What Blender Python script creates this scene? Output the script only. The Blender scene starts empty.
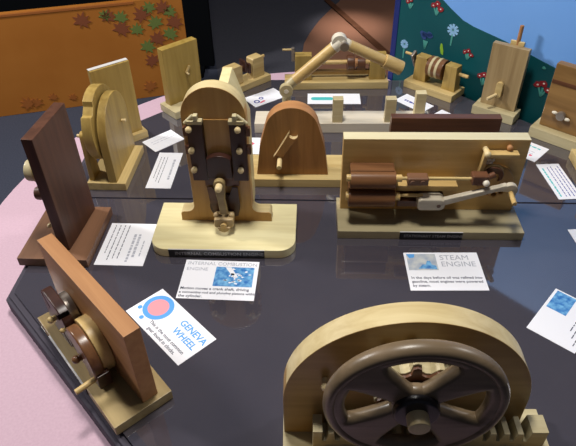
import bpy, bmesh, math, random
from mathutils import Vector, Matrix, Euler
random.seed(4)
PI = math.pi
S = bpy.context.scene
COL = S.collection

# ------------------------------------------------------------------ materials
def lin(c):
    return tuple(((v/255)/12.92 if v/255 <= .04045 else ((v/255+.055)/1.055)**2.4) for v in c) + (1,)

def new_mat(name):
    m = bpy.data.materials.new(name); m.use_nodes = True
    nt = m.node_tree
    return m, nt, nt.nodes['Principled BSDF']

def plain(name, rgb, rough=.5, spec=.5, metal=0, coat=0):
    m, nt, b = new_mat(name)
    b.inputs['Base Color'].default_value = lin(rgb)
    b.inputs['Roughness'].default_value = rough
    b.inputs['Specular IOR Level'].default_value = spec
    b.inputs['Metallic'].default_value = metal
    b.inputs['Coat Weight'].default_value = coat
    b.inputs['Coat Roughness'].default_value = .03
    return m

def mottled(name, a, b_, scale=30, rough=.8, spec=.3, bump=0, detail=6):
    m, nt, b = new_mat(name)
    tc = nt.nodes.new('ShaderNodeTexCoord')
    n = nt.nodes.new('ShaderNodeTexNoise'); n.inputs['Scale'].default_value = scale; n.inputs['Detail'].default_value = detail
    r = nt.nodes.new('ShaderNodeValToRGB')
    r.color_ramp.elements[0].position = .35; r.color_ramp.elements[0].color = lin(a)
    r.color_ramp.elements[1].position = .65; r.color_ramp.elements[1].color = lin(b_)
    nt.links.new(tc.outputs['Object'], n.inputs['Vector'])
    nt.links.new(n.outputs['Fac'], r.inputs['Fac'])
    nt.links.new(r.outputs['Color'], b.inputs['Base Color'])
    b.inputs['Roughness'].default_value = rough
    b.inputs['Specular IOR Level'].default_value = spec
    if bump:
        bp = nt.nodes.new('ShaderNodeBump'); bp.inputs['Strength'].default_value = bump; bp.inputs['Distance'].default_value = .002
        nt.links.new(n.outputs['Fac'], bp.inputs['Height']); nt.links.new(bp.outputs['Normal'], b.inputs['Normal'])
    return m

def wood(name, dark, light, grain='x', rough=.38, coarse=1.0, spec=.4):
    m, nt, b = new_mat(name)
    tc = nt.nodes.new('ShaderNodeTexCoord')
    mp = nt.nodes.new('ShaderNodeMapping')
    k = {'x': (5, 70, 70), 'y': (70, 5, 70), 'z': (70, 70, 5)}[grain]
    mp.inputs['Scale'].default_value = tuple(v*coarse for v in k)
    n = nt.nodes.new('ShaderNodeTexNoise'); n.inputs['Scale'].default_value = 1.0
    n.inputs['Detail'].default_value = 5; n.inputs['Roughness'].default_value = .6; n.inputs['Distortion'].default_value = .5
    n2 = nt.nodes.new('ShaderNodeTexNoise'); n2.inputs['Scale'].default_value = .25; n2.inputs['Detail'].default_value = 2
    mix = nt.nodes.new('ShaderNodeMath'); mix.operation = 'MULTIPLY_ADD'
    mix.inputs[1].default_value = .6
    ad = nt.nodes.new('ShaderNodeMath'); ad.operation = 'MULTIPLY'; ad.inputs[1].default_value = .4
    r = nt.nodes.new('ShaderNodeValToRGB')
    r.color_ramp.elements[0].position = .3; r.color_ramp.elements[0].color = lin(dark)
    r.color_ramp.elements[1].position = .62; r.color_ramp.elements[1].color = lin(light)
    nt.links.new(tc.outputs['Object'], mp.inputs['Vector'])
    nt.links.new(mp.outputs['Vector'], n.inputs['Vector']); nt.links.new(mp.outputs['Vector'], n2.inputs['Vector'])
    nt.links.new(n2.outputs['Fac'], ad.inputs[0])
    nt.links.new(n.outputs['Fac'], mix.inputs[0]); nt.links.new(ad.outputs[0], mix.inputs[2])
    nt.links.new(mix.outputs[0], r.inputs['Fac'])
    nt.links.new(r.outputs['Color'], b.inputs['Base Color'])
    b.inputs['Roughness'].default_value = rough
    b.inputs['Specular IOR Level'].default_value = spec
    bp = nt.nodes.new('ShaderNodeBump'); bp.inputs['Strength'].default_value = .08; bp.inputs['Distance'].default_value = .001
    nt.links.new(n.outputs['Fac'], bp.inputs['Height']); nt.links.new(bp.outputs['Normal'], b.inputs['Normal'])
    return m

M = {}
M['maple'] = wood('maple', (205, 190, 140), (228, 218, 172), 'x')
M['maple_z'] = wood('maple_upright', (205, 186, 132), (224, 210, 162), 'z')
M['ash'] = wood('ash', (164, 148, 108), (200, 188, 150), 'x', coarse=.7)
M['oak'] = wood('oak', (165, 136, 82), (208, 184, 128), 'x', coarse=.8)
M['oak_z'] = wood('oak_upright', (142, 114, 58), (178, 150, 84), 'z')
M['tan'] = wood('tan_wood', (186, 152, 92), (210, 180, 120), 'x')
M['honey'] = wood('honey_plywood', (172, 128, 70), (194, 152, 90), 'z', rough=.32)
M['honey_x'] = wood('honey_plywood_lying', (156, 122, 68), (180, 144, 86), 'x', rough=.32)
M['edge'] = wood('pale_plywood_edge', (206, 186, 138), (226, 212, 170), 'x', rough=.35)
M['shaded_ash'] = wood('shaded_ash_wood', (136, 124, 95), (170, 158, 124), 'x', coarse=.7)  # ash darkened to paint in the shadow on the steam engine base
M['oak_base'] = wood('grained_oak', (120, 98, 58), (172, 150, 104), 'x', coarse=.6)
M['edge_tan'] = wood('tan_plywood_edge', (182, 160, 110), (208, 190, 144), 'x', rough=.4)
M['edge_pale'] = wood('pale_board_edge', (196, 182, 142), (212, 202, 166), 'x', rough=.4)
M['honey_board'] = wood('honey_board', (188, 150, 86), (212, 176, 112), 'x', rough=.32)
M['oak_y'] = wood('yellow_oak_upright', (138, 112, 50), (170, 142, 74), 'z')
M['cherry_dark'] = wood('dark_cherry', (124, 86, 42), (164, 116, 64), 'z', rough=.35)
M['cherry'] = wood('cherry', (156, 106, 64), (178, 128, 82), 'x', rough=.55)
M['walnut'] = wood('walnut', (66, 40, 28), (96, 62, 46), 'z', rough=.4)
M['walnut_x'] = wood('walnut_lying', (74, 46, 30), (110, 72, 50), 'x', rough=.35)
M['walnut_base'] = wood('walnut_base', (90, 62, 44), (124, 88, 64), 'x', rough=.45)
M['mahogany'] = wood('mahogany', (88, 56, 36), (130, 90, 58), 'x', rough=.28)
M['darkbrown'] = wood('dark_brown_wood', (48, 26, 20), (70, 42, 34), 'z', rough=.35)
M['wheelwood'] = wood('flywheel_wood', (88, 74, 54), (120, 102, 80), 'x', rough=.33)
M['knot'] = wood('figured_oak', (126, 102, 68), (182, 158, 116), 'z', coarse=.45)
M['knot_x'] = wood('figured_brown_oak', (104, 74, 40), (158, 122, 74), 'x', coarse=.4)
M['pale'] = wood('pale_peg_wood', (200, 176, 126), (222, 200, 152), 'z')
M['whitewood'] = wood('white_wood', (206, 194, 172), (228, 218, 200), 'x')
M['greywood'] = wood('weathered_white_wood', (176, 166, 146), (204, 194, 174), 'x')
M['blackwood'] = plain('black_wood', (34, 30, 32), .3)
M['bone'] = plain('bone_white', (222, 214, 196), .4)
M['grey'] = plain('grey_metal', (150, 140, 130), .35, metal=.6)
M['black'] = plain('black_plastic', (26, 25, 28), .3)
M['plate_edge'] = plain('plate_edge_white', (200, 198, 196), .4)
M['card'] = plain('white_card', (244, 244, 250), .45)
M['ink'] = plain('grey_ink', (86, 88, 104), .7)
M['lightink'] = plain('light_grey_ink', (176, 178, 190), .7)
M['blueink'] = plain('blue_ink', (86, 160, 228), .6)
M['pinkink'] = plain('pink_ink', (240, 150, 160), .6)
M['tealink'] = plain('teal_ink', (70, 190, 190), .6)
M['redink'] = plain('red_ink', (226, 96, 120), .6)
M['navyink'] = plain('navy_ink', (60, 66, 150), .6)
M['silver_text'] = plain('silver_lettering', (140, 140, 145), .5)
M['photo'] = mottled('blue_photograph', (44, 112, 186), (128, 190, 232), 90, .4, .4)
M['photo2'] = mottled('grey_blue_photograph', (160, 172, 190), (206, 208, 206), 60, .4, .4)
M['pink'] = mottled('pink_tabletop', (199, 167, 183), (206, 175, 190), 220, .65, .3, .05)
M['carpet'] = mottled('dark_carpet', (64, 68, 82), (74, 78, 92), 160, .95, .1, .3)
M['dkcarpet'] = mottled('charcoal_carpet', (76, 76, 84), (84, 84, 92), 160, .95, .1, .3)
M['orange'] = mottled('orange_paint', (180, 112, 44), (188, 120, 50), 4, .5, .3)
M['leafbrown'] = plain('brown_leaf_paint', (140, 78, 46), .6)
M['leafgreen'] = plain('green_leaf_paint', (112, 128, 62), .6)
M['leaffaint'] = plain('faint_leaf_paint', (170, 100, 42), .6)
M['sky'] = mottled('sky_blue_paint', (110, 162, 232), (118, 170, 238), 3, .5, .3)
M['hill'] = mottled('dark_teal_paint', (6, 74, 82), (10, 82, 88), 5, .5, .3)
M['navy'] = plain('navy_edge_paint', (20, 40, 110), .5)
M['fred'] = plain('red_flower_paint', (140, 24, 34), .6)
M['fstem'] = plain('pale_teal_stem_paint', (70, 150, 140), .6)
M['fblue'] = plain('pale_blue_flower_paint', (140, 186, 226), .6)
M['fdblue'] = plain('blue_flower_paint', (34, 66, 124), .6)
M['fyel'] = plain('yellow_green_paint', (130, 176, 44), .6)
M['fwhite'] = plain('white_dot_paint', (230, 214, 206), .6)
M['unlit_gap'] = plain('unlit_gap_black', (12, 14, 17), .9, .05)  # black that stands for the unlit gap behind the orange panel
M['brownfloor'] = None
M['steel'] = plain('table_leg', (60, 60, 64), .4)
M['boardframe'] = plain('dark_frame_lacquer', (74, 70, 80), .75, .1)
M['wall'] = plain('dark_wall', (40, 40, 44), .9)

# glass over a dark backing: glossy sheet, fine dust
m, nt, b = new_mat('dark_glass_top'); M['glass'] = m
tc = nt.nodes.new('ShaderNodeTexCoord')
n = nt.nodes.new('ShaderNodeTexNoise'); n.inputs['Scale'].default_value = 9; n.inputs['Detail'].default_value = 8
r = nt.nodes.new('ShaderNodeValToRGB')
r.color_ramp.elements[0].position = .3; r.color_ramp.elements[0].color = lin((66, 63, 72))
r.color_ramp.elements[1].position = .7; r.color_ramp.elements[1].color = lin((71, 67, 75))
nt.links.new(tc.outputs['Object'], n.inputs['Vector']); nt.links.new(n.outputs['Fac'], r.inputs['Fac'])
nt.links.new(r.outputs['Color'], b.inputs['Base Color'])
b.inputs['Roughness'].default_value = .05; b.inputs['IOR'].default_value = 2.5

m, nt, b = new_mat('polished_copper_brown_floor'); M['brownfloor'] = m
b.inputs['Base Color'].default_value = lin((150, 108, 86)); b.inputs['Roughness'].default_value = .3

# ------------------------------------------------------------------ mesh helpers
class MB:
    def __init__(self): self.bm = bmesh.new(); self.mats = []
    def _mi(self, mat):
        if mat is None: return 0
        if mat not in self.mats: self.mats.append(mat)
        return self.mats.index(mat)
    def _add(self, me, mtx=None, mi=0):
        if mtx is not None: me.transform(mtx)
        n0 = len(self.bm.faces)
        self.bm.from_mesh(me)
        self.bm.faces.ensure_lookup_table()
        for f in self.bm.faces[n0:]: f.material_index = mi
        bpy.data.meshes.remove(me)
    def _addbm(self, b, mtx=None, mi=0):
        me = bpy.data.meshes.new('t'); b.to_mesh(me); b.free(); self._add(me, mtx, mi)
    def box(self, x0, x1, y0, y1, z0, z1, bev=.0012, mtx=None, mat=None, seg=2):
        b = bmesh.new(); bmesh.ops.create_cube(b, size=1)
        for v in b.verts:
            v.co = Vector(((x0+x1)/2 + v.co.x*(x1-x0), (y0+y1)/2 + v.co.y*(y1-y0), (z0+z1)/2 + v.co.z*(z1-z0)))
        if bev: bmesh.ops.bevel(b, geom=list(b.edges), offset=bev, segments=seg, affect='EDGES', profile=.5)
        self._addbm(b, mtx, self._mi(mat)); return self
    def cyl(self, p0, p1, r, r2=None, seg=28, bev=.0008, mat=None):
        p0, p1 = Vector(p0), Vector(p1); d = p1-p0; L = d.length
        b = bmesh.new()
        bmesh.ops.create_cone(b, cap_ends=True, segments=seg, radius1=r, radius2=r if r2 is None else r2, depth=L)
        if bev:
            es = [e for e in b.edges if abs(e.verts[0].co.z-e.verts[1].co.z) < 1e-7]
            bmesh.ops.bevel(b, geom=es, offset=bev, segments=2, affect='EDGES', profile=.5)
        q = d.to_track_quat('Z', 'Y').to_matrix().to_4x4()
        self._addbm(b, Matrix.Translation((p0+p1)/2) @ q, self._mi(mat)); return self
    def ball(self, c, r, sc=(1, 1, 1), mat=None):
        b = bmesh.new(); bmesh.ops.create_uvsphere(b, u_segments=20, v_segments=12, radius=r)
        self._addbm(b, Matrix.Translation(Vector(c)) @ Matrix.Diagonal((*sc, 1)), self._mi(mat)); return self
    def plate(self, outer, holes=(), a=0, t=.01, bev=.001, plane='xz', mat=None, mtx=None):
        """flat shape of real thickness: plane xz spans y from a to a+t, plane xy spans z from a to a+t"""
        cu = bpy.data.curves.new('t', 'CURVE'); cu.dimensions = '2D'; cu.fill_mode = 'BOTH'
        cu.extrude = max(t/2-bev, 1e-5); cu.bevel_depth = bev; cu.bevel_resolution = 2; cu.offset = -bev
        for ring in [outer, *holes]:
            sp = cu.splines.new('POLY'); sp.points.add(len(ring)-1); sp.use_cyclic_u = True
            for p, q in zip(sp.points, ring): p.co = (q[0], q[1], 0, 1)
        ob = bpy.data.objects.new('t', cu)
        me = bpy.data.meshes.new_from_object(ob)
        bpy.data.objects.remove(ob); bpy.data.curves.remove(cu)
        if plane == 'xz':
            X = Matrix(((1, 0, 0, 0), (0, 0, -1, a+t/2), (0, 1, 0, 0), (0, 0, 0, 1)))
        elif plane == 'yz':   # ring holds (y, z), thickness along x
            X = Matrix(((0, 0, 1, a+t/2), (1, 0, 0, 0), (0, 1, 0, 0), (0, 0, 0, 1)))
        else:
            X = Matrix.Translation((0, 0, a+t/2))
        me.materials.clear()
        if mtx is not None: X = mtx @ X
        self._add(me, X, self._mi(mat)); return self
    def text(self, s, size, mtx, mat=None, align='LEFT', ext=.0001, space=1.0, bold=0):
        cu = bpy.data.curves.new('t', 'FONT'); cu.body = s; cu.size = size; cu.extrude = ext; cu.align_x = align
        cu.space_character = space; cu.offset = bold; cu.resolution_u = 3
        ob = bpy.data.objects.new('t', cu); me = bpy.data.meshes.new_from_object(ob)
        bpy.data.objects.remove(ob); bpy.data.curves.remove(cu)
        me.materials.clear()
        self._add(me, mtx, self._mi(mat)); return self
    def build(self, name, mat=None, parent=None, smooth=True):
        bm = self.bm
        bmesh.ops.remove_doubles(bm, verts=bm.verts, dist=1e-6)
        bmesh.ops.recalc_face_normals(bm, faces=bm.faces)
        for e in bm.edges:
            if len(e.link_faces) == 2:
                e.smooth = e.calc_face_angle(0) < math.radians(40)
        for f in bm.faces: f.smooth = smooth
        me = bpy.data.meshes.new(name); bm.to_mesh(me); bm.free()
        ms = self.mats if self.mats else [mat]
        for k in ms: me.materials.append(M[k] if isinstance(k, str) else k)
        o = bpy.data.objects.new(name, me); COL.objects.link(o)
        if parent is not None: o.parent = parent
        if smooth:
            w = o.modifiers.new('flat faces keep flat normals', 'WEIGHTED_NORMAL'); w.mode = 'FACE_AREA'; w.weight = 90; w.keep_sharp = True
        return o

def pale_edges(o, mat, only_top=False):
    """stained faces, paler edges on the upward side only"""
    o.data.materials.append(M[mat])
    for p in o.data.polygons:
        if abs(p.normal.y) < .6 and p.normal.z > .22: p.material_index = 1  # overhead light painted in: only upward-facing edges turn pale
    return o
def tag(o, label=None, cat=None, group=None, kind=None):
    if label: o['label'] = label
    if cat: o['category'] = cat
    if group: o['group'] = group
    if kind: o['kind'] = kind
    return o
def thing(name, label, cat, loc, rz=0, group=None):
    o = bpy.data.objects.new(name, None); COL.objects.link(o)
    o.empty_display_size = .02
    o.location = loc; o.rotation_euler = (0, 0, math.radians(rz))
    return tag(o, label, cat, group)
def arc(cx, cz, r, a0, a1, n=24):
    return [(cx + r*math.cos(math.radians(a0+(a1-a0)*i/n)), cz + r*math.sin(math.radians(a0+(a1-a0)*i/n))) for i in range(n+1)]
def circ(cx, cz, r, n=40):
    return [(cx + r*math.cos(2*PI*i/n), cz + r*math.sin(2*PI*i/n)) for i in range(n)]
def rrect(x0, x1, y0, y1, r00=.003, r10=.003, r11=.003, r01=.003):
    return arc(x0+r00, y0+r00, r00, 180, 270, 8) + arc(x1-r10, y0+r10, r10, 270, 360, 8) + arc(x1-r11, y1-r11, r11, 0, 90, 8) + arc(x0+r01, y1-r01, r01, 90, 180, 8)
def headpeg(mb, x, y0, z, r=.006, L=.012, mat=None):
    """round-headed peg sticking out towards -y from y0"""
    mb.cyl((x, y0, z), (x, y0-L, z), r*.8, mat=mat); mb.ball((x, y0-L, z), r, mat=mat); return mb

# ------------------------------------------------------------------ room
YAW = -2.6
ROT = Matrix.Rotation(math.radians(YAW), 4, 'Z')
FZ = -.80                                       # floor; the glass display top is z = 0
o = MB().box(-6, 6, -2.5, 7.5, FZ-.05, FZ, 0).build('floor', 'carpet'); tag(o, kind='structure')
# charcoal carpet field and polished brown field on the far floor
def flat(name, pts, z0, z1, mat):
    b = bmesh.new()
    lo = [b.verts.new((x, y, z0)) for x, y in pts]; hi = [b.verts.new((x, y, z1)) for x, y in pts]
    b.faces.new(hi); b.faces.new(lo[::-1])
    for i in range(len(pts)):
        j = (i+1) % len(pts); b.faces.new((lo[i], lo[j], hi[j], hi[i]))
    mb = MB(); mb._addbm(b); return mb.build(name, mat)
o = flat('floor_carpet', [(-.2, 1.9), (.06, 3.4), (0.123, 3.707), (0.133, 3.805), (0.177, 3.975), (0.257, 4.212), (0.340, 4.399), (0.434, 4.597), (1.2, 7), (-1.1, 7.2), (-.62, 4.7), (-.415, 3.36), (-.3, 2.4)], FZ, FZ+.004, 'dkcarpet'); tag(o, kind='structure')
o = flat('floor_boards', [(-.1, 2.0), (3.4, 1.5), (3.6, 6.5), (1.2, 7), (0.434, 4.597), (0.340, 4.399), (0.257, 4.212), (0.177, 3.975), (0.133, 3.805), (0.123, 3.707), (.06, 3.4)], FZ, FZ+.003, 'brownfloor'); tag(o, kind='structure')
mb = MB(); a0, a1 = Vector((.34, 4.62, FZ+.006)), Vector((.80, 3.18, FZ+.006))
d = (a1-a0).normalized(); q = Vector((-d.y, d.x, 0))*.022
b = bmesh.new()
vs = [b.verts.new(p) for p in (a0-q, a1-q, a1+q, a0+q)]; vt = [b.verts.new(p+Vector((0, 0, .008))) for p in (a0-q, a1-q, a1+q, a0+q)]
b.faces.new(vt)
for i in range(4): b.faces.new((vs[i], vs[(i+1) % 4], vt[(i+1) % 4], vt[i]))
mb._addbm(b); o = mb.build('trim_1', 'walnut_x'); tag(o, kind='structure')
o = MB().box(-6, 6, 7.5, 7.6, FZ, 2.6, 0).build('wall_back', 'wall'); tag(o, kind='structure')
o = MB().box(-6.1, -6, -2.5, 7.6, FZ, 2.6, 0).build('wall_left', 'wall'); tag(o, kind='structure')
o = MB().box(6, 6.1, -2.5, 7.6, FZ, 2.6, 0).build('wall_right', 'wall'); tag(o, kind='structure')

# black sheet put in for the unlit gap behind the orange panel
t = thing('unlit_gap_sheet', 'tall black sheet standing for the unlit gap behind the orange leaf panel', 'unlit_gap', (-.44, 3.42, FZ), 0)
MB().box(-2.6, 0, 0, .05, .03, 2.2, .004).build('panel', 'unlit_gap', t)
for x in (-2.0, -.1): MB().box(x-.04, x+.04, -.1, .18, 0, .03, .004).build('foot', 'unlit_gap', t)

# orange panel with painted leaves
ox, oy = -1.95, 2.84
ang = math.degrees(math.atan2(3.099-2.89, -.735+1.595))
t = thing('painted_panel', 'low orange painted panel with brown and green autumn leaves', 'panel', (-1.595, 2.89, FZ), ang)
W = 1.083
MB().box(-.5, W, 0, .03, 0, .558, .003).build('board', 'orange', t)
MB().box(-.5, W-.25, -.004, .004, .540, .554, .002).build('top_lip', 'leaffaint', t)
LEAF = [(0, -.5), (.06, -.28), (.42, -.36), (.3, -.14), (.52, .04), (.26, .08), (.3, .34), (.1, .2), (0, .52), (-.1, .2), (-.3, .34), (-.26, .08), (-.52, .04), (-.3, -.14), (-.42, -.36), (-.06, -.28)]
def leaf(mb, x, z, s, rot, mat):
    c, s_ = math.cos(rot), math.sin(rot)
    mb.plate([(x+s*(p[0]*c-p[1]*s_), z+s*(p[0]*s_+p[1]*c)) for p in LEAF], (), -.0035, .003, .0003, mat=mat)
for x, z, sz, k in ((.557, .486, .092, 'leafbrown'), (.677, .499, .065, 'leafgreen'), (.692, .493, .078, 'leafbrown'), (.756, .48, .078, 'leafgreen'), (.749, .421, .095, 'leafbrown'), (.826, .407, .075, 'leafgreen'), (.861, .485, .095, 'leafbrown'), (.905, .515, .075, 'leafgreen'), (.926, .434, .085, 'leafgreen'), (.928, .345, .09, 'leafbrown'), (.977, .510, .085, 'leafbrown'), (1.012, .485, .072, 'leafgreen'), (1.030, .425, .09, 'leafbrown'), (1.000, .364, .085, 'leafgreen'), (.868, .307, .085, 'leafgreen'), (.876, .224, .085, 'leafbrown'), (.839, .071, .078, 'leaffaint'), (.165, .062, .085, 'leaffaint'), (.212, .058, .066, 'leaffaint'), (.409, .063, .045, 'leaffaint'), (.305, .079, .05, 'leaffaint')):
    mb = MB(); leaf(mb, x, z, sz, random.uniform(-.7, .7), k); mb.build('painted_leaf', None, t)

# mural panel at the back right of the table
t = thing('mural_panel', 'tall mural panel with a teal flower hill under pale blue sky', 'panel', (.349, 1.739, FZ), -45+YAW)
MW = 1.5
Z0 = -FZ
MB().box(0, MW, 0, .03, 0, 1.44, .002).build('board', 'sky', t)
MB().box(-.02, 0, -.004, .034, 0, 1.44, .002).build('edge_strip', 'navy', t)
hill = [(0, .0), (MW, .0), (MW, Z0+.03), (1.1, Z0+.06), (.8, Z0+.10), (.66, Z0+.128), (.57, Z0+.141), (.46, Z0+.16), (.35, Z0+.18), (.25, Z0+.192), (.215, Z0+.20), (.17, Z0+.222), (.125, Z0+.247), (.06, Z0+.29), (0, Z0+.34)]
MB().plate(hill, (), -.002, .0018, .0002).build('painted_hill', 'hill', t)
def poly(mb, pts, mat, k=.0005): mb.plate(pts, (), -.0028-k, .0008, .0001, mat=mat)
def blob(mb, x, z, r, mat, n=9, j=.25, k=.0005):
    poly(mb, [(x+r*1.25*math.cos(2*PI*i/n)*random.uniform(1-j, 1+j), z+r*math.sin(2*PI*i/n)*random.uniform(1-j, 1+j)) for i in range(n)], mat, k)
def stems(mb, x, z, w, h, mat='fstem'):
    for dx in (-1, 0, 1):
        poly(mb, [(x-.002, z), (x+.002, z), (x+dx*w+.003, z+h), (x+dx*w-.003, z+h)], mat)
def redflower(x, z, s, n=3):
    mb = MB(); stems(mb, x, z-s*2.6, s*1.0, s*2.2)
    offs = [(-1.3, 0), (0, .7), (1.25, -.5)][:n]
    for dx, dz in offs:
        blob(mb, x+dx*s, z+dz*s, s*.75, 'fred', 9, .25, .001); blob(mb, x+dx*s, z+dz*s, s*.2, 'fwhite', 6, .1, .0016)
    mb.build('painted_flower', None, t)
redflower(.036, Z0+.207, .008, 2); redflower(.128, Z0+.217, .010, 3); redflower(.25, Z0+.118, .008, 3); redflower(.312, Z0+.066, .010, 2)
redflower(.482, Z0+.098, .0115, 3)
for x, z, s in ((.19, Z0+.166, .017), (.031, Z0+.078, .013)):
    mb = MB()
    for i in range(9):
        a = i*40+10
        c, sn = math.cos(math.radians(a)), math.sin(math.radians(a))
        poly(mb, [(x+c*.003-sn*.003, z+sn*.003+c*.003), (x+c*.003+sn*.003, z+sn*.003-c*.003), (x+c*s*1.1+sn*.004, z+sn*s-c*.003), (x+c*s*1.1-sn*.004, z+sn*s+c*.003)], 'fblue')
    poly(mb, [(x-.002, z-.045), (x+.002, z-.045), (x+.004, z), (x-.003, z)], 'fstem', .0002)
    mb.build('painted_flower', None, t)
mb = MB()
for i in range(6): blob(mb, .105+random.uniform(-.013, .013), Z0+.125+random.uniform(-.008, .008), .008, 'fdblue', 6)
stems(mb, .105, Z0+.085, .006, .025); mb.build('painted_flower', None, t)
mb = MB(); poly(mb, [(.163, Z0+.088), (.171, Z0+.086), (.170, Z0+.1), (.163, Z0+.118), (.158, Z0+.118), (.157, Z0+.104)], 'fyel'); mb.build('painted_bud', None, t)
mb = MB(); blob(mb, .47, Z0+.145, .004, 'fstem'); mb.build('painted_bud', None, t)

# ------------------------------------------------------------------ table and display board
t = thing('display_table', 'round pink-topped table carrying the dark octagonal glass display', 'table', (.086, 1.024, FZ), 0)
cut = []
for i in range(96):
    a = 2*PI*i/96; x, y = .788*math.cos(a), .788*math.sin(a)
    cut.append((x, y))
# trimmed where the mural panel stands against it (line across the back right)
def clip(pts, nx, ny, dd):
    out = []
    for i, p in enumerate(pts):
        q = pts[(i+1) % len(pts)]; dp, dq = p[0]*nx+p[1]*ny-dd, q[0]*nx+q[1]*ny-dd
        if dp <= 0: out.append(p)
        if dp*dq < 0:
            f = dp/(dp-dq); out.append((p[0]+f*(q[0]-p[0]), p[1]+f*(q[1]-p[1])))
    return out
an = math.radians(45+YAW); nx, ny = math.cos(an), math.sin(an)
dm = (.349-.086)*nx + (1.739-1.024)*ny - .008
cut = clip(cut, nx, ny, dm)
MB().plate(cut, (), .715, .035, .004, 'xy').build('tabletop', 'pink', t)
MB().cyl((0, 0, .03), (0, 0, .715), .09, seg=40).build('pedestal', 'steel', t)
MB().cyl((0, 0, 0), (0, 0, .03), .36, .34, seg=48).build('foot', 'steel', t)

L_, R_, B_, F_ = -.585, .78, 1.663, .39
fl, br, bl_, fr = .155, 2.003, 1.895, -.18      # x+y, x+y, y-x, y-x
OCT = [(L_, fl-L_), (fl-F_, F_), (F_-fr, F_), (R_, R_+fr), (R_, br-R_), (br-B_, B_), (B_-bl_, B_), (L_, L_+bl_)]
def inset(pts, d):
    out = []; n = len(pts)
    for i in range(n):
        p0, p1, p2 = Vector(pts[i-1]), Vector(pts[i]), Vector(pts[(i+1) % n])
        d1, d2 = (p1-p0).normalized(), (p2-p1).normalized()
        n1, n2 = Vector((-d1.y, d1.x)), Vector((-d2.y, d2.x))
        bis = (n1+n2).normalized(); k = d/max(bis.dot(n1), .2)
        out.append(tuple(p1+bis*k))
    return out
SEAM = 1.045
def half(pts, front, g=0):
    return clip(pts, 0, 1, SEAM-g) if front else clip(pts, 0, -1, -(SEAM+g))
t = thing('display_board', 'dark octagonal display platform under the models, split by a seam', 'platform', (0, 0, -.05), -3.0)
MB().plate(OCT, (), 0, .038, .004, 'xy').build('frame', 'boardframe', t)
MB().plate(inset(OCT, .007), (), .038, .006, .002, 'xy').build('step_moulding', 'boardframe', t)
for fr_ in (True, False):
    o = MB().plate(half(inset(OCT, .018), fr_, .0028), (), .044, .006 if fr_ else .0058, 0, 'xy').build('glass_top', 'glass', t, smooth=False)

# ------------------------------------------------------------------ cards
def flatm(x, y, z, rz=0): return Matrix.Translation((x, y, z)) @ Matrix.Rotation(math.radians(rz), 4, 'Z')
TH = .0007
def card(label, x, y, rz, w, h):
    t = thing('caption_card', label, 'card', (x, y, 0), rz, 'white caption cards on the glass')
    MB().box(-w/2, w/2, -h/2, h/2, .0001, TH, 0).build('sheet', 'card', t)
    return t
def dashes(t, lines, mat='ink', name='print_lines', th=.0022):
    mb = MB(); mb.mats.append(mat)
    for x0, x1, y in lines:
        x = x0
        while x < x1-.003:
            l = min(random.uniform(.004, .012), x1-x)
            mb.box(x, x+l, y-th/2*random.uniform(.7, 1), y+th/2*random.uniform(.7, 1), TH, TH+.0002, 0, mat=mat)
            x += l+random.uniform(.0015, .003)
    return mb.build(name, None, t)
def txt(t, name, items, mat):
    mb = MB(); mb.mats.append(mat)
    for s, x, y, size, *al in items:
        mb.text(s, size, flatm(x, y, TH+.0002), mat, al[0] if al else 'LEFT', bold=(al[1] if len(al) > 1 else 0))
    return mb.build(name, None, t, smooth=False)
def pic(t, x0, x1, y0, y1, mat):
    return MB().box(x0, x1, y0, y1, TH, TH+.0002, 0).build('picture', mat, t)

# geneva wheel card
t = card('white card headed GENEVA WHEEL in blue beside a blue and pink ring', -.216, .687, -47.7, .168, .081)
mb = MB()
mb.plate(circ(-.049, .008, .0295), [circ(-.049, .008, .020)], TH, .0002, .00002, 'xy', 'blueink')
mb.plate(circ(-.049, .008, .020), (), TH, .0002, .00002, 'xy', 'pinkink')
for x, y in ((-.074, -.016), (-.051, -.0275)): mb.plate(circ(x, y, .0045, 16), (), TH, .0002, .00002, 'xy', 'blueink')
mb.build('wheel_picture', None, t)
txt(t, 'heading', [('GENEVA', .044, .014, .0185, 'CENTER', .0004), ('WHEEL', .044, -.006, .0185, 'CENTER', .0004)], 'blueink')
txt(t, 'caption', [('This is the most common', -.032, -.0235, .0098, 'LEFT', .00012), ('gear found in clocks.', -.022, -.0345, .0098, 'LEFT', .00012)], 'ink')
# internal combustion card
t = card('white card with a blue photograph in front of the arched engine model', -.1365, .798, -4.5, .148, .105)
txt(t, 'heading', [('INTERNAL COMBUSTION', -.069, .039, .0122), ('ENGINE', -.069, .023, .0122)], 'lightink')
pic(t, -.01, .066, -.018, .035, 'photo')
mb = MB(); mb.mats.append('card')
for i in range(26):
    x, y = .03+random.gauss(0, .014), .006+random.gauss(0, .012)
    if -.005 < x < .06 and -.013 < y < .03:
        mb.plate([(x+random.uniform(.001, .005)*math.cos(a), y+random.uniform(.001, .003)*math.sin(a)) for a in (0, 1.3, 2.6, 3.9, 5.1)], (), TH+.0002, .0001, .00001, 'xy', 'card')
mb.plate([(.008, .034), (.02, .034), (.036, .008), (.028, .006)], (), TH+.0002, .0001, .00001, 'xy', 'card')
mb.build('picture_highlights', None, t)
txt(t, 'caption', [('Motion moves a crank shaft, driving', -.071, -.0285, .0092, 'LEFT', .00015), ('a connecting rod and plunging pistons within', -.071, -.0385, .0082, 'LEFT', .00015), ('the cylinder.', -.071, -.0485, .0092, 'LEFT', .00015)], 'ink')
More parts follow.
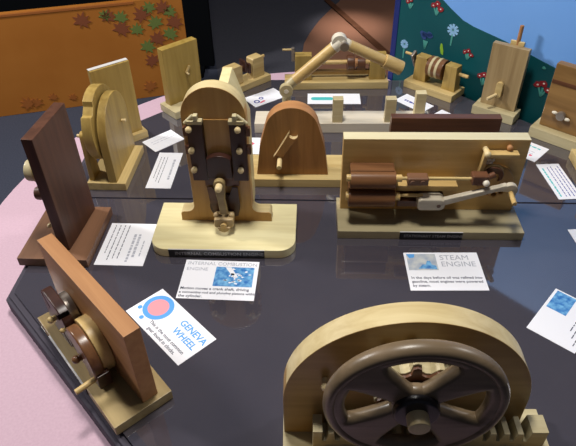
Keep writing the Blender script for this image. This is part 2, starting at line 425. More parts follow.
# steam card
t = card('white card headed STEAM ENGINE in front of the steam engine model', .305, .809, -1.5, .148, .105)
txt(t, 'heading', [('STEAM', -.004, .031, .0195), ('ENGINE', -.004, .0125, .0195)], 'lightink')
pic(t, -.069, -.011, .002, .048, 'photo2')
mb = MB(); mb.mats.append('navyink')
mb.plate([(-.05, .006), (-.04, .018), (-.034, .018), (-.03, .028), (-.024, .028), (-.022, .018), (-.014, .014), (-.013, .004), (-.03, .006)], (), TH+.0002, .0001, .00001, 'xy', 'photo')
mb.plate([(-.069, .048), (-.052, .048), (-.054, .038), (-.064, .036)], (), TH+.0002, .0001, .00001, 'xy', 'blueink')
mb.build('pictured_engine', None, t)
txt(t, 'caption', [('In the days before oil was refined into', -.068, -.0215, .0089, 'LEFT', .00013), ('gasoline, most engines were powered', -.068, -.0320, .0089, 'LEFT', .00013), ('by steam.', -.068, -.0425, .0089, 'LEFT', .00013)], 'ink')
# other cards
t = card('white card with rows of dark print beside the dark walnut model', -.3375, .908, -94, .13, .1)
dashes(t, [(-.058, .05, -.008), (-.058, .046, -.018), (-.058, .05, -.028), (-.058, .03, -.038)])
dashes(t, [(-.03, .055, .012), (-.03, .04, .022)], 'lightink', 'heading', .006); dashes(t, [(-.01, .04, .035)], 'lightink', 'heading', .003)
t = card('narrow white card lying left of the arched engine, near the seam', -.298, 1.176, -94, .151, .06)
dashes(t, [(-.055, .055, -.004), (-.055, .05, -.012), (-.055, .035, -.020)], 'ink', th=.0016); dashes(t, [(-.045, .045, .016)], 'lightink', 'heading', .006)
t = card('small white card between the gear wheel model and the arched engine', -.322, 1.311, -138, .09, .065)
dashes(t, [(-.035, .035, -.002), (-.035, .03, -.012)], 'lightink', th=.0015)
t = card('white card with pale green heading beside the right end of the steam engine', .635, 1.098, 92, .139, .055)
dashes(t, [(-.06, .055, .018)], 'tealink', 'heading', .004)
dashes(t, [(-.06, .06, .006), (-.06, .06, -.003), (-.06, .05, -.012), (-.06, .06, -.020)], 'navyink', th=.0022)
t = card('tilted white card with a pale blue photograph beside the flywheel', .492, .681, 47, .126, .086)
pic(t, .008, .06, .002, .038, 'photo')
dashes(t, [(-.02, .055, -.018), (-.035, .055, -.026), (-.05, .055, -.034)], th=.002)
t = card('white card with two small blue rings behind the arched engine', -.060, 1.537, -145, .108, .066)
mb = MB(); mb.mats.append('navyink')
for x, y, r in ((.033, .008, .009), (.012, -.002, .007)): mb.plate(circ(x, y, r, 20), [circ(x, y, r*.55, 20)], TH, .0002, .00002, 'xy', 'navyink')
mb.plate([(.012, .012), (.03, .018), (.03, .022), (.01, .02)], (), TH, .0002, .00002, 'xy', 'redink')
mb.build('rings_picture', None, t)
t = card('white card with a teal oval behind the pale plank', .140, 1.520, 177.4, .152, .062)
MB().plate(rrect(.002, .066, -.009, .009, .008, .008, .008, .008), (), TH, .0002, .00002, 'xy').build('teal_oval', 'tealink', t)
t = card('white card with bold dark heading behind the pegs of the plank', .366, 1.485, 130, .099, .055)
txt(t, 'heading', [('FLY', .0, -.003, .018, 'CENTER', .0005)], 'navyink') if False else dashes(t, [(-.03, .03, .004)], 'navyink', 'heading', .009)
t = card('blank white card showing its corner above the dark board', .441, 1.392, 130, .085, .06)
t = card('white card with a pink mark behind the top right of the steam engine', .598, 1.240, 135, .1, .078)
dashes(t, [(-.035, .035, -.022)], 'tealink', 'heading', .006); MB().plate(circ(-.028, .018, .004, 12), (), TH, .0002, .00002, 'xy').build('pink_mark', 'redink', t)
dashes(t, [(-.03, .03, .01), (-.03, .02, .0)], 'lightink', th=.0016)
t = card('white card with a red mark behind the crank arch', -.062, 1.276, 178, .13, .078)
MB().plate([(.02, -.01), (.032, -.022), (.04, -.016), (.03, .0)], (), TH, .0002, .00002, 'xy').build('red_mark', 'redink', t)
t = card('white card mostly hidden behind the arched engine, by the tall board', -.224, 1.412, -138, .1, .06)
dashes(t, [(-.035, .035, .0)], 'lightink', th=.0015)
t = card('sliver of a white card between the pale-green-headed card and the tilted card', .638, .856, 92, .14, .092)
dashes(t, [(-.05, .05, .02)], 'tealink', 'heading', .006)

# ------------------------------------------------------------------ internal combustion engine model
t = thing('combustion_engine_model', 'tall arched wooden engine model on a pale rounded base', 'model', (-.1305, .938, 0), -3)
MB().plate(rrect(-.1475, .1475, -.0775, .0745, .034, .034, .002, .002), (), 0, .021, .0012, 'xy').build('base', 'maple', t)
p = MB().box(-.108, .086, -.0787, -.0772, .001, .0205, .0004).build('nameplate', 'black', t)
VX = Matrix(((1, 0, 0, 0), (0, 0, -1, 0), (0, 1, 0, 0), (0, 0, 0, 1)))
MB().text('INTERNAL COMBUSTION ENGINE', .0118, Matrix.Translation((-.0955, -.0788, .0068)) @ VX, None, 'LEFT', .0001, 1.0, .0001).build('lettering', 'silver_text', p, smooth=False)
MB().box(-.108, .086, -.0787, -.0765, .0206, .0214, .0002).build('top_edge', 'plate_edge', p)
B = .021
def archshape(hw, top, foot_hw, fh, fil=.016, sh=-.005):
    r = hw; zc = top-hw
    R = [(foot_hw, B), (foot_hw, B+fh*.7)] + arc(foot_hw-fh*.3, B+fh*.7, fh*.3, 0, 90, 5)
    R += [(hw+fil-fil*math.sin(math.radians(a)), B+fh+fil-fil*math.cos(math.radians(a))) for a in range(0, 91, 15)]
    right = R
    left = [(-x, z) for x, z in right][::-1]
    body = lambda P: [(x+sh*(abs(x) < hw+fil+.001), z) for x, z in P]
    return body(right) + body(arc(0, zc, r, 0, 180, 36)) + body(left)
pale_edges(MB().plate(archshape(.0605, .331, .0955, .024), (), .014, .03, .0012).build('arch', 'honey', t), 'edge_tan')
MB().plate([(.002, B), (.006, .324), (.024, .324), (.053, .235), (.053, B)], (), .045, .066, .001).build('rear_block', 'maple_z', t)
for s in (-1, 1):
    q = thing_p = MB().box(min(s*.025, s*.055), max(s*.025, s*.055), .0, .0145, .135, .262, .0015).build('side_rail', 'darkbrown', t)
    for z in (.2545, .2085, .1645):
        headpeg(MB(), s*.0455-.004, .001, z, .0062, .007).build('peg', 'pale', q)
    mb = MB(); mb.box(min(s*.024, s*.053), max(s*.024, s*.053), -.002, .012, .2625, .270, .001)
    mb.box(s*.036-.004, s*.036+.004, -.002, .01, .27, .281, .001)
    mb.cyl((s*.040, .005, .279), (s*.058, .005, .262), .0035)
    mb.build('rocker', 'ash', q)
    for z in (.245, .205): MB().box(min(s*.055, s*.063), max(s*.055, s*.063), .002, .012, z-.009, z+.009, .001).build('side_tab', 'walnut_x', q)
MB().box(-.0245, .0245, .0115, .0145, .135, .266, .0006).build('cylinder_back', 'honey', t)
pi_ = [(-.0235, .146), (.0235, .146), (.0235, .19)] + arc(0, .16, .038, 52, 128, 12) + [(-.0235, .19)]
mb = MB().plate(pi_, (), -.008, .0155, .0015)
q = mb.build('piston', 'darkbrown', t)
MB().box(-.034, .034, .006, .0145, .118, .147, .001).build('cylinder_foot', 'walnut_x', t)
MB().plate(circ(.001, .066, .031), (), .004, .0098, .0012).build('crank_disc', 'darkbrown', t)
MB().plate([(-.031, .118), (-.02, .118), (.004, .066), (-.002, .03), (-.02, .045), (-.028, .08)], (), .002, .003, .0006).build('left_web', 'walnut_x', t)
MB().plate([(.031, .118), (.02, .118), (.010, .09), (.012, .04), (.028, .045), (.033, .07)], (), .002, .003, .0006).build('right_web', 'darkbrown', t)
mb = MB()
mb.plate(arc(-.0015, .1385, .0115, 0, 180, 16)+[(-.0075, .1), (-.006, .066), (.010, .066), (.0065, .1)], (), -.021, .012, .002)
mb.build('connecting_rod', 'oak_base', t)
MB().cyl((-.0015, -.005, .1385), (-.0015, -.031, .1375), .007).ball((-.0015, -.031, .1375), .007).build('wrist_pin', 'pale', t)
mb = MB()
mb.plate(rrect(-.0185, .0205, .037, .060, .007, .007, .004, .004), (), -.03, .03, .003)
for sx in (-.0145, .0165): mb.ball((sx, -.016, .061), .0062)
mb.plate(arc(.001, .042, .013, 180, 360, 12), (), -.034, .02, .002)
q = mb.build('big_end', 'knot', t)
MB().cyl((.001, -.03, .047), (.001, -.037, .047), .0062).build('crank_pin', 'tan', q)

# ------------------------------------------------------------------ steam engine model
t = thing('steam_engine_model', 'long wooden steam engine model with two brown cylinders and white rod', 'model', (.2955, .9605, 0), -2.7)
MB().box(-.19, .192, -.0575, .0575, 0, .02, .001).build('base', 'shaded_ash', t)
p = MB().box(-.062, .067, -.0590, -.0573, .001, .0195, .0004).build('nameplate', 'black', t)
MB().text('STATIONARY STEAM ENGINE', .0092, Matrix.Translation((-.0535, -.0591, .0070)) @ VX, None, 'LEFT', .0001, 1.0, .0001).build('lettering', 'silver_text', p, smooth=False)
MB().box(-.062, .067, -.0590, -.0565, .0196, .0204, .0002).build('top_edge', 'plate_edge', p)
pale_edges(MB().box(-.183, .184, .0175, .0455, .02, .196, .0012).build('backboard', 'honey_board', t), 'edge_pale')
def hcyl(mb, x0, x1, y, z, r, **k): return mb.cyl((x0, y, z), (x1, y, z), r, **k)
mb = MB(); mb.box(-.168, -.079, -.012, .018,   .104, .141, .002)
mb.build('valve_chest', 'mahogany', t)
mb = MB(); hcyl(mb, -.168, -.077, -.014, .120, .019, seg=40); mb.box(-.168, -.077, -.014, .018, .101, .121, .001)
mb.build('upper_cylinder', 'mahogany', t)
mb = MB(); hcyl(mb, -.170, -.076, -.018, .079, .020, seg=40); mb.box(-.170, -.076, -.018, .018, .059, .099, .001)
mb.build('lower_cylinder', 'mahogany', t)
for y, z, r in ((-.022, .130, .0075), (-.025, .087, .0085)):
    hcyl(MB(), -.176, -.167, y, z, r).build('end_plug', 'tan', t)
    hcyl(MB(), -.078, -.066, y, z, r).build('gland', 'tan', t)
hcyl(MB(), -.07, .08, -.022, .130, .0036).build('valve_rod', 'oak', t)
mb = MB(); mb.box(-.056, -.014, -.034, -.010, .119, .137, .004, seg=3); mb.cyl((-.046, -.036, .128), (-.046, -.03, .128), .005); mb.cyl((-.026, -.036, .128), (-.026, -.03, .128), .005)
mb.build('slide_valve', 'walnut_base', t)
mb = MB(); mb.box(.070, .102, -.034, -.012, .121, .143, .003, seg=3); mb.cyl((.1, -.022, .132), (.116, -.016, .137), .006)
q = mb.build('valve_link', 'walnut_x', t)
MB().ball((.097, -.036, .129), .0068).build('link_pin', 'bone', q)
hcyl(MB(), -.07, -.02, -.025, .090, .0036).build('piston_rod', 'oak', t)
mb = MB().plate(rrect(-.030, .025, .062, .090, .008, .012, .012, .008), (), -.040, .026, .003)
q = mb.build('crosshead', 'greywood', t)
MB().cyl((.012, -.041, .074), (.012, -.0385, .074), .0042).build('pin', 'walnut_x', q)
mb = MB()
mb.plate([(.012, .070), (.02, .090), (.12, .121), (.135, .1265)] + arc(.147, .1135, .0145, 125, -90, 16) + [(.147, .103), (.150, .108), (.142, .110), (.13, .112), (.118, .110), (.03, .078)], (), -.040, .012, .002)
mb.build('connecting_rod', 'greywood', t)
MB().cyl((.148, -.03, .110), (.148, -.072, .106), .0048).build('crank_handle', 'tan', t)
MB().box(-.07, .05, -.015, .018, .093, .106, .001).build('guide_bar', 'tan', t)
MB().box(-.068, .03, -.018, .018, .055, .070, .001).build('lower_guide', 'walnut_x', t)
MB().plate(circ(.130, .102, .036), [circ(.118, .074, .0045, 16), circ(.133, .071, .0055, 16), circ(.146, .077, .0045, 16)], .004, .0138, .002).build('crank_disc', 'honey', t)
MB().plate(arc(.118, .125, .021, -30, 200, 20)+arc(.118, .118, .014, 200, -30, 14), (), -.006, .008, .002).build('eccentric', 'walnut_x', t)
MB().plate(arc(.118, .128, .022, 0, 180, 20), (), -.002, .006, .0015).build('eccentric_strap', 'tan', t)
mb = MB(); mb.box(.098, .161, -.004, .014, .165, .175, .002)
mb.plate([(.092, .176), (.101, .182), (.098, .125), (.088, .122)], (), -.004, .012, .0015)
q = mb.build('rocker_lever', 'tan', t)
headpeg(MB(), .0975, .0175, .176, .0068, .022).build('pivot_peg', 'pale', q)
headpeg(MB(), .1435, .0175, .181, .0062, .006).build('stop_peg', 'cherry', t)
mb = MB()
for k in range(4):
    a = k*PI/2+.6; mb.ball((.109+.0055*math.cos(a), .006, .153+.0055*math.sin(a)), .0042, (1, .8, 1))
mb.cyl((.109, .0175, .153), (.109, 0, .153), .003); mb.build('wing_nut', 'whitewood', t)

# ------------------------------------------------------------------ flywheel, pinion and rack model
t = thing('flywheel_model', 'large wooden model with spoked flywheel and toothed rack in front', 'model', (.178, .44, 0), -1.5)
MB().box(-.192, .192, -.083, .056, 0, .02, .0015).build('base', 'ash', t)
cx, hw, top = -.0212, .1692, .267
ring = [(cx-hw, .02), (cx+hw, .02)] + arc(cx, top-hw, hw, 0, 180, 64)
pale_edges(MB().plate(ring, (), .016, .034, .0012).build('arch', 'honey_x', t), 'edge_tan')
mb = MB(); rx0, rx1, ry0, ry1 = -.149, .172, -.0175, .0105
pts = [(rx0, .021), (rx1, .021), (rx1, .077), (rx1-.022, .077)]
x = rx1-.022
while x > rx0+.022:
    pts += [(x-.0035, .055), (x-.0085, .055), (x-.011, .073), (x-.0185, .073)]; x -= .0185
pts += [(x-.003, .055), (rx0+.013, .055), (rx0+.013, .077), (rx0, .077)]
MB().plate(pts, (), ry0, ry1-ry0, .0008).build('rack', 'ash', t)
mb = MB().box(-.19, .19, -.048, -.024, .02, .040, .001)
q = mb.build('rack_guide', 'tan', t)
for x in (-.145, -.095, .05, .13): MB().cyl((x, -.047, .032), (x, -.052, .032), .005).build('peg', 'walnut_x', q)
wx, wz = -.0275, .187
def kid(a0, r0, r1, half0, half1):
    o = []
    n = 16
    outer = [(r1, a0-half1+2*half1*i/n) for i in range(n+1)]
    inner = [(r0, a0+half0-2*half0*i/4) for i in range(5)]
    o = outer + inner
    # round the corners by averaging
    P = [(wx+r*math.cos(math.radians(a)), wz+r*math.sin(math.radians(a))) for r, a in o]
    for _ in range(2):
        Q = []
        for i in range(len(P)):
            p, q = P[i], P[(i+1) % len(P)]
            Q += [(.75*p[0]+.25*q[0], .75*p[1]+.25*q[1]), (.25*p[0]+.75*q[0], .25*p[1]+.75*q[1])]
        P = Q
    return P
holes = [kid(a, .031, .085, 13, h_) for a, h_ in ((90, 30), (0, 22), (180, 22), (270, 26))]
mb = MB().plate(circ(wx, wz, .1085, 72), holes, -.050, .020, .0085)
# rounded outer rim
def torus(mb, cx, cy, cz, R, r, sy=1.0, seg=96, ms=20):
    b = bmesh.new(); g = []
    for i in range(seg):
        a = 2*PI*i/seg; row = []
        for j in range(ms):
            c = 2*PI*j/ms; rr = R+r*math.cos(c)
            row.append(b.verts.new((cx+rr*math.cos(a), cy+r*sy*math.sin(c), cz+rr*math.sin(a))))
        g.append(row)
    for i in range(seg):
        for j in range(ms):
            b.faces.new((g[i][j], g[(i+1) % seg][j], g[(i+1) % seg][(j+1) % ms], g[i][(j+1) % ms]))
    mb._addbm(b)
torus(mb, wx, -.041, wz, .1035, .0085, 1.35)
mb.build('flywheel', 'wheelwood', t)
mb = MB().cyl((wx, -.048, wz), (wx, -.060, wz), .029, .0275, seg=40, bev=.003)
q = mb.build('hub_collar', 'blackwood', t)
MB().cyl((wx, -.058, wz), (wx, -.078, wz), .0135, seg=28, bev=.003).build('axle_end', 'pale', q)
MB().cyl((wx, -.05, wz), (wx, .017, wz), .010).build('axle', 'pale', t)
tooth = []
N = 9
for i in range(N):
    a = 360/N*i+90
    for da, r in ((-20, .036), (-11, .038), (-6, .050), (0, .0525), (6, .050), (11, .038)):
        tooth.append((wx+r*math.cos(math.radians(a+da)), wz+r*math.sin(math.radians(a+da))))
MB().plate(tooth, (), -.024, .034, .0012).build('pinion', 'ash', t)
MB().plate([(wx+(x-wx)*.93, wz+(z-wz)*.93) for x, z in tooth], (), -.0285, .0048, .001).build('pinion_face', 'walnut_x', t)
headpeg(MB(), -.133, .016, .152, .0065, .012).build('peg', 'pale', t)
MB().cyl((-.128, .016, .110), (-.128, .0135, .110), .0075).build('dark_spot', 'walnut_x', t)  # small dark disc below the peg

# ------------------------------------------------------------------ geneva wheel model
t = thing('geneva_wheel_model', 'wooden model with glossy dark wheels on oak base beside the blue-headed card', 'model', (-.32, .6145, 0), -50)
MB().box(-.1445, .1445, -.05, .05, 0, .02, .0012).build('base', 'oak_base', t)
p = MB().box(-.09, .05, -.0516, -.0498, .002, .0195, .0003).build('nameplate', 'black', t)
MB().box(-.09, .05, -.0524, -.0493, .0195, .0207, .0002).build('top_edge', 'plate_edge', p)
MB().box(-.143, .135, .005, .0315, .02, .179, .0012, Matrix.Translation((.135, .005, 0)) @ Matrix.Rotation(math.radians(1.8), 4, 'Z') @ Matrix.Translation((-.135, -.005, 0))).build('backboard', 'cherry', t)
MB().plate(circ(.020, .069, .0485), (), -.018, .020, .0015).build('drive_disc', 'tan', t)
gx, gz = -.064, .074
star = []
for k in range(4):
    c = 45+90*k
    # slot ends at c, concave flank between slots
    for a, r in ((-34, .047), (-22, .050), (-12, .053), (-4.2, .054), (-10, .022), (10, .022), (4.2, .054), (12, .053), (22, .050), (34, .047), (45, .046)):
        star.append((gx+r*math.cos(math.radians(c+a)), gz+r*math.sin(math.radians(c+a))))
MB().plate(star, (), -.034, .017, .002).build('star_wheel', 'darkbrown', t)
MB().cyl((gx, -.002, gz+.004), (gx, -.0165, gz+.004), .033).build('spacer', 'grey', t)
cres = arc(.024, .065, .049, -70, 150, 28) + [(.026+.020*math.cos(math.radians(a)), .066+.020*math.sin(math.radians(a))) for a in range(190, 300, 20)]
MB().plate(cres, (), -.036, .0175, .003).build('lock_crescent', 'mahogany', t)
headpeg(MB(), gx, -.033, gz+.004, .0062, .009).build('peg', 'oak', t)
headpeg(MB(), -.022, -.018, .086, .0042, .021).build('peg', 'oak', t)
headpeg(MB(), .028, -.034, .066, .0068, .010).build('peg', 'mahogany', t)
MB().box(.050, .076, -.035, -.013, .028, .058, .002).build('crank_arm', 'darkbrown', t)
MB().cyl((.064, -.034, .045), (.066, -.069, .044), .0047).build('crank_handle', 'tan', t)

# ------------------------------------------------------------------ dark walnut model on the left
t = thing('walnut_board_model', 'dark walnut board standing on a brown base at the left table edge', 'model', (-.465, .929, 0), -94)
MB().box(-.085, .085, -.071, .071, 0, .02, .0012).build('base', 'walnut_base', t)
MB().box(-.078, .057, .0065, .0285, .02, .279, .0015, Matrix.Translation((.057, .0285, 0)) @ Matrix.Rotation(math.radians(-4), 4, 'Z') @ Matrix.Translation((-.057, -.0285, 0))).build('backboard', 'walnut', t)
MB().cyl((.010, .008, .182), (.010, -.010, .182), .024, seg=40).build('pale_disc', 'oak', t)
MB().cyl((.010, -.010, .182), (.010, -.028, .182), .021, seg=40, bev=.004).build('disc_cap', 'ash', t)
MB().cyl((.014, .008, .132), (.014, -.026, .130), .015, .013, bev=.004).build('knob', 'walnut_base', t)
headpeg(MB(), .034, .0065, .064, .0055, .016).build('peg', 'pale', t)

# ------------------------------------------------------------------ gear wheel model
t = thing('gear_wheel_model', 'tan arched model with a notched wheel behind its rounded board', 'model', (-.414, 1.180, 0), -94)
MB().box(-.0825, .0825, -.0455, .0455, 0, .02, .0012).build('base', 'oak', t)
prof = [(-.082, .02), (.08, .02), (.079, .12)] + arc(-.001, .125, .079, 4, 176, 36) + [(-.081, .12)]
MB().plate(prof, (), .006, .0195, .0015).build('arched_board', 'oak_z', t)
nb = []
for i in range(72):
    a = 360*i/72
    r = .085
    if 38 <= a <= 58: r = .076
    nb.append((.004+r*math.cos(math.radians(a)), .137+r*math.sin(math.radians(a))))
MB().plate(nb, (), -.022, .023, .0015).build('notched_wheel', 'oak_z', t)
MB().plate([(.03, .02), (.072, .02), (.066, .128)] + arc(.055, .13, .011, 0, 180, 10) + [(.04, .1)], (), -.0415, .012, .0015).build('pawl_post', 'oak_z', t)
MB().cyl((-.03, .0255, .122), (-.03, .036, .122), .0035).build('axle_peg', 'pale', t)
MB().cyl((.055, -.0415, .13), (.055, -.050, .13), .004).build('peg', 'pale', t)

# ------------------------------------------------------------------ narrow tall board behind it
t = thing('back_board_model', 'plain upright board with pale top edge behind the notched wheel model', 'model', (-.417, 1.306, 0), 37)
MB().box(-.022, .058, -.012, .07, 0, .02, .0012).build('base', 'oak', t)
MB().box(-.050, .050, .0, .018, .02, .212, .0012).build('backboard', 'oak_z', t)
MB().box(-.050, .050, .0055, .0175, .2122, .2136, .0004).build('top_edge', 'plate_edge', t)
MB().cyl((0, .018, .12), (0, .034, .12), .03, seg=36).build('disc', 'tan', t)

# ------------------------------------------------------------------ tall board with a small crank
t = thing('tall_board_model', 'tall upright tan board with a tiny crank beside the orange panel', 'model', (-.279, 1.494, 0), 42)
MB().box(-.0686, .0686, -.042, .035, 0, .022, .0012).build('base', 'ash', t)
MB().box(-.056, .056, .0, .024, .022, .183, .0012).build('backboard', 'oak_y', t)
mb = MB().box(-.0035, .0035, -.006, 0, .099, .121, .0015, Matrix.Translation((.014, 0, 0)) @ Matrix.Translation((0, 0, .11)) @ Matrix.Rotation(math.radians(35), 4, 'Y') @ Matrix.Translation((0, 0, -.11)))
q = mb.build('crank_arm', 'oak', t)
MB().cyl((.008, -.004, .101), (.008, -.014, .101), .0028).build('crank_pin', 'pale', q)
MB().cyl((0, .024, .11), (0, .032, .11), .03, seg=36).build('disc', 'tan', t)

# ------------------------------------------------------------------ small crank shaft model at the back
t = thing('small_crank_model', 'small two-post crank model at the back, left of the jointed rods', 'model', (-.118, 1.618, 0), 41)
MB().box(-.075, .075, -.029, .029, 0, .02, .0012).build('base', 'oak', t)
for x0, x1, h, n in ((-.072, -.022, .076, 'post'), (.018, .060, .081, 'post')):
    MB().plate(rrect(x0, x1, .02, h, .001, .001, .006, .006), (), -.016, .032, .0012).build(n, 'oak', t)
MB().cyl((-.078, -.004, .062), (-.0725, -.004, .062), .013, seg=28).build('end_disc', 'walnut_base', t)
MB().cyl((-.018, -.002, .062), (.016, -.002, .062), .006).build('shaft', 'walnut_x', t)
mb = MB().box(-.012, -.004, -.016, .012, .048, .084, .002); mb.box(.003, .011, -.016, .012, .040, .070, .002)
mb.build('crank_web', 'darkbrown', t)
MB().cyl((.058, -.002, .072), (.072, -.002, .073), .0045).build('shaft_end', 'tan', t)

# ------------------------------------------------------------------ long cam shaft model at the back
t = thing('cam_shaft_model', 'long low cam shaft model at the back with a dark cam between posts', 'model', (.152, 1.609, 0), -1)
MB().box(-.153, .153, -.031, .031, 0, .022, .0012).build('base', 'oak', t)
for x0, x1 in ((-.122, -.073), (.097, .144)): MB().box(x0, x1, -.014, .016, .022, .098, .0015).build('post', 'oak_z', t)
MB().cyl((-.073, .0, .072), (.097, .0, .072), .0065).build('shaft', 'tan', t)
mb = MB().cyl((.030, 0, .070), (.052, 0, .070), .023, seg=32, bev=.003); mb.cyl((.058, .004, .066), (.084, .004, .066), .020, seg=32, bev=.003)
q = mb.build('cam', 'walnut_x', t); MB().cyl((.052, -.012, .076), (.06, -.012, .076), .012).build('cam_pin', 'cherry', q)
MB().box(-.073, .097, .006, .016, .030, .044, .001).build('rail', 'honey_x', t)
q = MB().box(-.132, -.123, -.007, .007, .078, .118, .002).build('crank_arm', 'grey', t)
MB().cyl((-.13, 0, .112), (-.158, 0, .112), .0032).build('crank_pin', 'oak', q)

# ------------------------------------------------------------------ jointed rods on the pale plank
t = thing('jointed_rod_model', 'two hinged tan rods rising above a pale plank with square pegs', 'model', (.150, 1.366, 0), -2)
MB().box(-.232, .232, -.034, .034, 0, .028, .0012).build('plank', 'whitewood', t)
for x, y in ((-.014, -.018), (.122, -.018), (.203, .012)):
    MB().box(x-.0135, x+.0135, y-.011, y+.011, .028, .094, .001).build('square_peg', 'edge', t)
J0, J1, J2, J3 = Vector((-.141, 0, .121)), Vector((-.012, 0, .236)), Vector((.106, 0, .182)), Vector((.126, 0, .173))
MB().cyl((-.147, .006, .028), (-.147, .006, .105), .012).build('support_post', 'ash', t)
d = (J1-J0).normalized(); MB().cyl(J0+d*.022, J1-d*.018, .0142, seg=32).build('lower_rod', 'tan', t)
d2 = (J3-J1).normalized(); MB().cyl(J1+d2*.018, J2-d2*.012, .0135, seg=32).build('upper_rod', 'tan', t)
mb = MB().cyl((J0.x-.006, -.02, J0.z-.008), (J0.x-.006, -.002, J0.z-.008), .0175, seg=28, bev=.002); mb.cyl(J0-d*.002, J0+d*.026, .0125)
q = mb.build('lower_joint', 'ash', t); MB().cyl((J0.x-.006, -.021, J0.z-.008), (J0.x-.006, -.0185, J0.z-.008), .006).build('joint_pin', 'bone', q)
mb = MB().cyl((J1.x-.004, -.010, J1.z), (J1.x-.004, .014, J1.z), .0190, seg=28, bev=.002); mb.cyl(J1-d*.022, J1, .015); mb.cyl(J1, J1+d2*.024, .0135)
q = mb.build('elbow_joint', 'bone', t); MB().cyl((J1.x+.008, -.021, J1.z-.006), (J1.x+.008, -.008, J1.z-.006), .011).build('joint_pin', 'grey', q)
mb = MB().cyl(J2-d2*.010, J3+d2*.018, .0178, seg=32, bev=.002); mb.cyl(J2-d2*.014, J2-d2*.008, .0125)
q = mb.build('rod_end', 'tan', t); MB().cyl(J3+d2*.0175, J3+d2*.0186, .006).build('bore', 'darkbrown', q)

# ------------------------------------------------------------------ arch with a crank handle
t = thing('crank_arch_model', 'brown tapered arch with a crank handle on a long tan base', 'model', (.014, 1.145, 0), -2.7)
MB().box(-.10, .150, -.05, .055, 0, .022, .0012).build('base', 'oak', t)
sh = [(-.083, .022), (.083, .022), (.073, .10)] + arc(.0, .136, .0605, 12, 168, 32) + [(-.073, .10)]
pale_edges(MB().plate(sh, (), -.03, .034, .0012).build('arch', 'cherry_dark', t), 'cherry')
A0, A1 = Vector((.004, -.037, .137)), Vector((-.034, -.037, .073))
ax = (A1-A0).normalized(); px_ = Vector((-ax.z, 0, ax.x))
pts = []
w0, w1 = .0105, .009
for c_, w, a0 in ((A0, w0, math.degrees(math.atan2(px_.z, px_.x))), (A1, w1, math.degrees(math.atan2(-px_.z, -px_.x)))):
    pts += arc(c_.x, c_.z, w, a0, a0-180 if True else a0+180, 10)
mb = MB().plate(pts, (), -.043, .0125, .0015)
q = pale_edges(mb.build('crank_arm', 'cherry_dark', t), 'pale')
MB().cyl((A1.x+.006, -.04, A1.z-.002), (A1.x+.006, -.072, A1.z-.004), .0055).build('crank_handle', 'pale', q)

# ------------------------------------------------------------------ dark board behind the steam engine
t = thing('dark_back_model', 'low dark walnut board just behind the steam engine backboard', 'model', (.379, 1.205, 0), -3)
MB().box(-.14, .14, -.035, .06, 0, .02, .0012).build('base', 'walnut_base', t)
MB().box(-.129, .129, -.004, .019, .02, .113, .0012).build('backboard', 'walnut_x', t)

# ------------------------------------------------------------------ drum model
t = thing('drum_model', 'small crank model with a striped brown drum in front of the mural', 'model', (.437, 1.563, 0), -43)
MB().box(-.08, .08, -.039, .036, 0, .021, .0012).build('base', 'oak', t)
for x0, x1 in ((-.066, -.024), (.030, .072)): MB().plate([(x0, .021), (x1, .021), (x1-.003, .094), (x0+.003, .094)], (), -.015, .03, .0015).build('post', 'oak_z', t)
hcyl(MB(), -.023, .028, 0, .070, .029, seg=40, bev=.002).build('drum', 'mahogany', t)
for x in (-.012, .006): hcyl(MB(), x, x+.008, 0, .070, .0297, seg=40, bev=.0004).build('drum_band', 'ash', t)
hcyl(MB(), .072, .100, 0, .072, .005).build('shaft_end', 'tan', t)
mb = MB().box(-.077, -.068, -.011, .011, .052, .104, .003, Matrix.Translation((0, 0, .072)) @ Matrix.Rotation(math.radians(30), 4, 'X') @ Matrix.Translation((0, 0, -.072)))
q = mb.build('crank_arm', 'grey', t); hcyl(MB(), -.100, -.072, -.012, .092, .004).build('crank_pin', 'tan', q)

# ------------------------------------------------------------------ tall figured board with a peg on top
t = thing('figured_board_model', 'upright figured-oak board with a peg rising above its top edge', 'model', (.5745, 1.409, 0), -38)
mb = MB().box(-.058, .058, -.0275, .026, 0, .025, .0012); mb.build('base', 'ash', t)
MB().box(-.0475, .0475, -.001, .017, .025, .196, .0012).build('backboard', 'knot', t)
MB().cyl((.008, .022, .05), (.0085, .022, .245), .005).build('rod', 'cherry', t)
MB().box(-.010, .026, .0175, .0265, .19, .205, .002).build('rod_guide', 'oak', t)
mb = MB().plate(rrect(-.012, .006, .055, .100, .007, .007, .008, .008), (), -.011, .0095, .0015)
q = mb.build('crank_arm', 'oak', t); MB().cyl((-.006, -.01, .064), (-.020, -.036, .058), .0045).build('crank_handle', 'pale', q)

# ------------------------------------------------------------------ brown board at the right edge
t = thing('brown_board_model', 'brown striped upright board with a grey winged knob on a pale base', 'model', (.697, 1.268, 0), -43)
MB().box(-.072, .072, -.024, .042, 0, .028, .0012).build('base', 'ash', t)
MB().box(-.060, .060, .0, .024, .028, .196, .003).build('backboard', 'knot_x', t)
MB().box(-.058, .060, -.0012, .001, .146, .156, .0004).build('groove', 'walnut_x', t)
mb = MB().cyl((-.012, 0, .072), (-.012, -.011, .072), .0115, seg=24, bev=.002)
q = mb.build('knob', 'grey', t)
mb = MB()
for s in (-1, 1): mb.ball((-.012+s*.0165, -.006, .072-s*.004), .006, (1.2, .7, .7))
mb.build('wing', 'bone', q)
# block at the extreme right
t = thing('edge_model', 'tan block corner in front of the board with the winged knob', 'model', (.745, 1.124, 0), -4)
MB().box(-.055, .055, -.065, .068, 0, .026, .0015).build('base', 'oak', t)
MB().box(.01, .032, -.055, .058, .026, .18, .0015).build('backboard', 'oak_z', t)

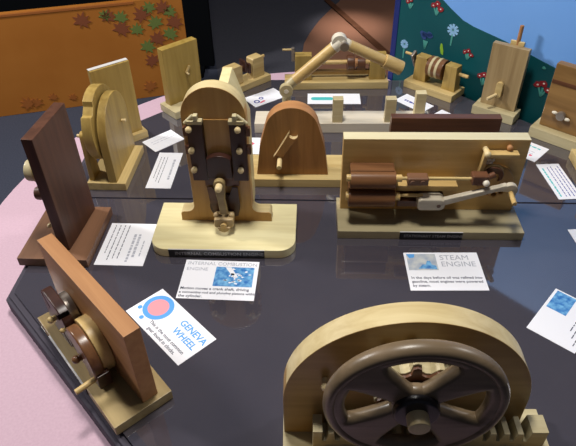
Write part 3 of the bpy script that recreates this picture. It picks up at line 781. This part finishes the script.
# ------------------------------------------------------------------ light
def area(name, loc, target, size, power, col=(1, 1, 1)):
    l = bpy.data.lights.new(name, 'AREA'); l.shape = 'DISK'; l.size = size; l.energy = power; l.color = col
    o = bpy.data.objects.new(name, l); COL.objects.link(o); o.location = loc
    o.rotation_euler = (Vector(target)-Vector(loc)).to_track_quat('-Z', 'Y').to_euler(); return o
area('ceiling_lamp', (-.10, .93, 2.0), (.02, .95, 0), .35, 34, (1, .965, .90))
area('added_side_fill', (-2.6, 1.9, 1.9), (.4, 1.7, -.1), .5, 74, (1, .97, .94))  # added, unseen fill lamp brightening the mural and the boards near it
area('added_side_fill', (2.6, 1.5, 1.9), (-1.2, 2.9, -.4), .5, 31, (1, .97, .94))  # added, unseen fill lamp brightening the orange panel
sp = bpy.data.lights.new('added_far_spot', 'SPOT'); sp.energy = 420; sp.spot_size = math.radians(13); sp.spot_blend = 1; sp.shadow_soft_size = .08; sp.color = (1, .9, .85)  # added, unseen spot that makes a bright pool on the brown floor
so = bpy.data.objects.new('added_far_spot', sp); COL.objects.link(so); so.location = (.5, 4.8, 2.2)
so.rotation_euler = (Vector((.46, 4.08, FZ))-Vector((.5, 4.8, 2.2))).to_track_quat('-Z', 'Y').to_euler()
s2 = sp.copy(); s2.energy = 150; s2.spot_size = math.radians(5); so2 = bpy.data.objects.new('added_far_spot_narrow', s2); COL.objects.link(so2); so2.location = (.5, 4.8, 2.2)  # second added spot for the narrow highlight on the floor
so2.rotation_euler = (Vector((.435, 4.06, FZ))-Vector((.5, 4.8, 2.2))).to_track_quat('-Z', 'Y').to_euler()
w = bpy.data.worlds.new('world'); S.world = w; w.use_nodes = True
w.node_tree.nodes['Background'].inputs[0].default_value = (.56, .60, .78, 1)
w.node_tree.nodes['Background'].inputs[1].default_value = .10

# ------------------------------------------------------------------ camera
cam = bpy.data.cameras.new('camera'); co = bpy.data.objects.new('camera', cam); COL.objects.link(co)
cam.sensor_width = 36; cam.lens = 36*582/576; cam.clip_start = .02
TH_, RO_ = math.radians(40), math.radians(-1.16)
fwd = Vector((0, math.cos(TH_), -math.sin(TH_))); rt = Vector((1, 0, 0)); up = Vector((0, math.sin(TH_), math.cos(TH_)))
c, s = math.cos(RO_), math.sin(RO_)
# de-rolled axes: image x = c*X + s*Y , image y = -s*X + c*Y
ix = rt*c + up*s; iy = -rt*s + up*c
R = Matrix((ix, iy, -fwd)).transposed().to_4x4()
co.matrix_world = Matrix.Translation((0, 0, .81)) @ R
S.camera = co
S.view_settings.view_transform = 'Standard'; S.view_settings.look = 'None'
S.view_settings.exposure = 0; S.view_settings.gamma = 1; S.view_settings.use_curve_mapping = False
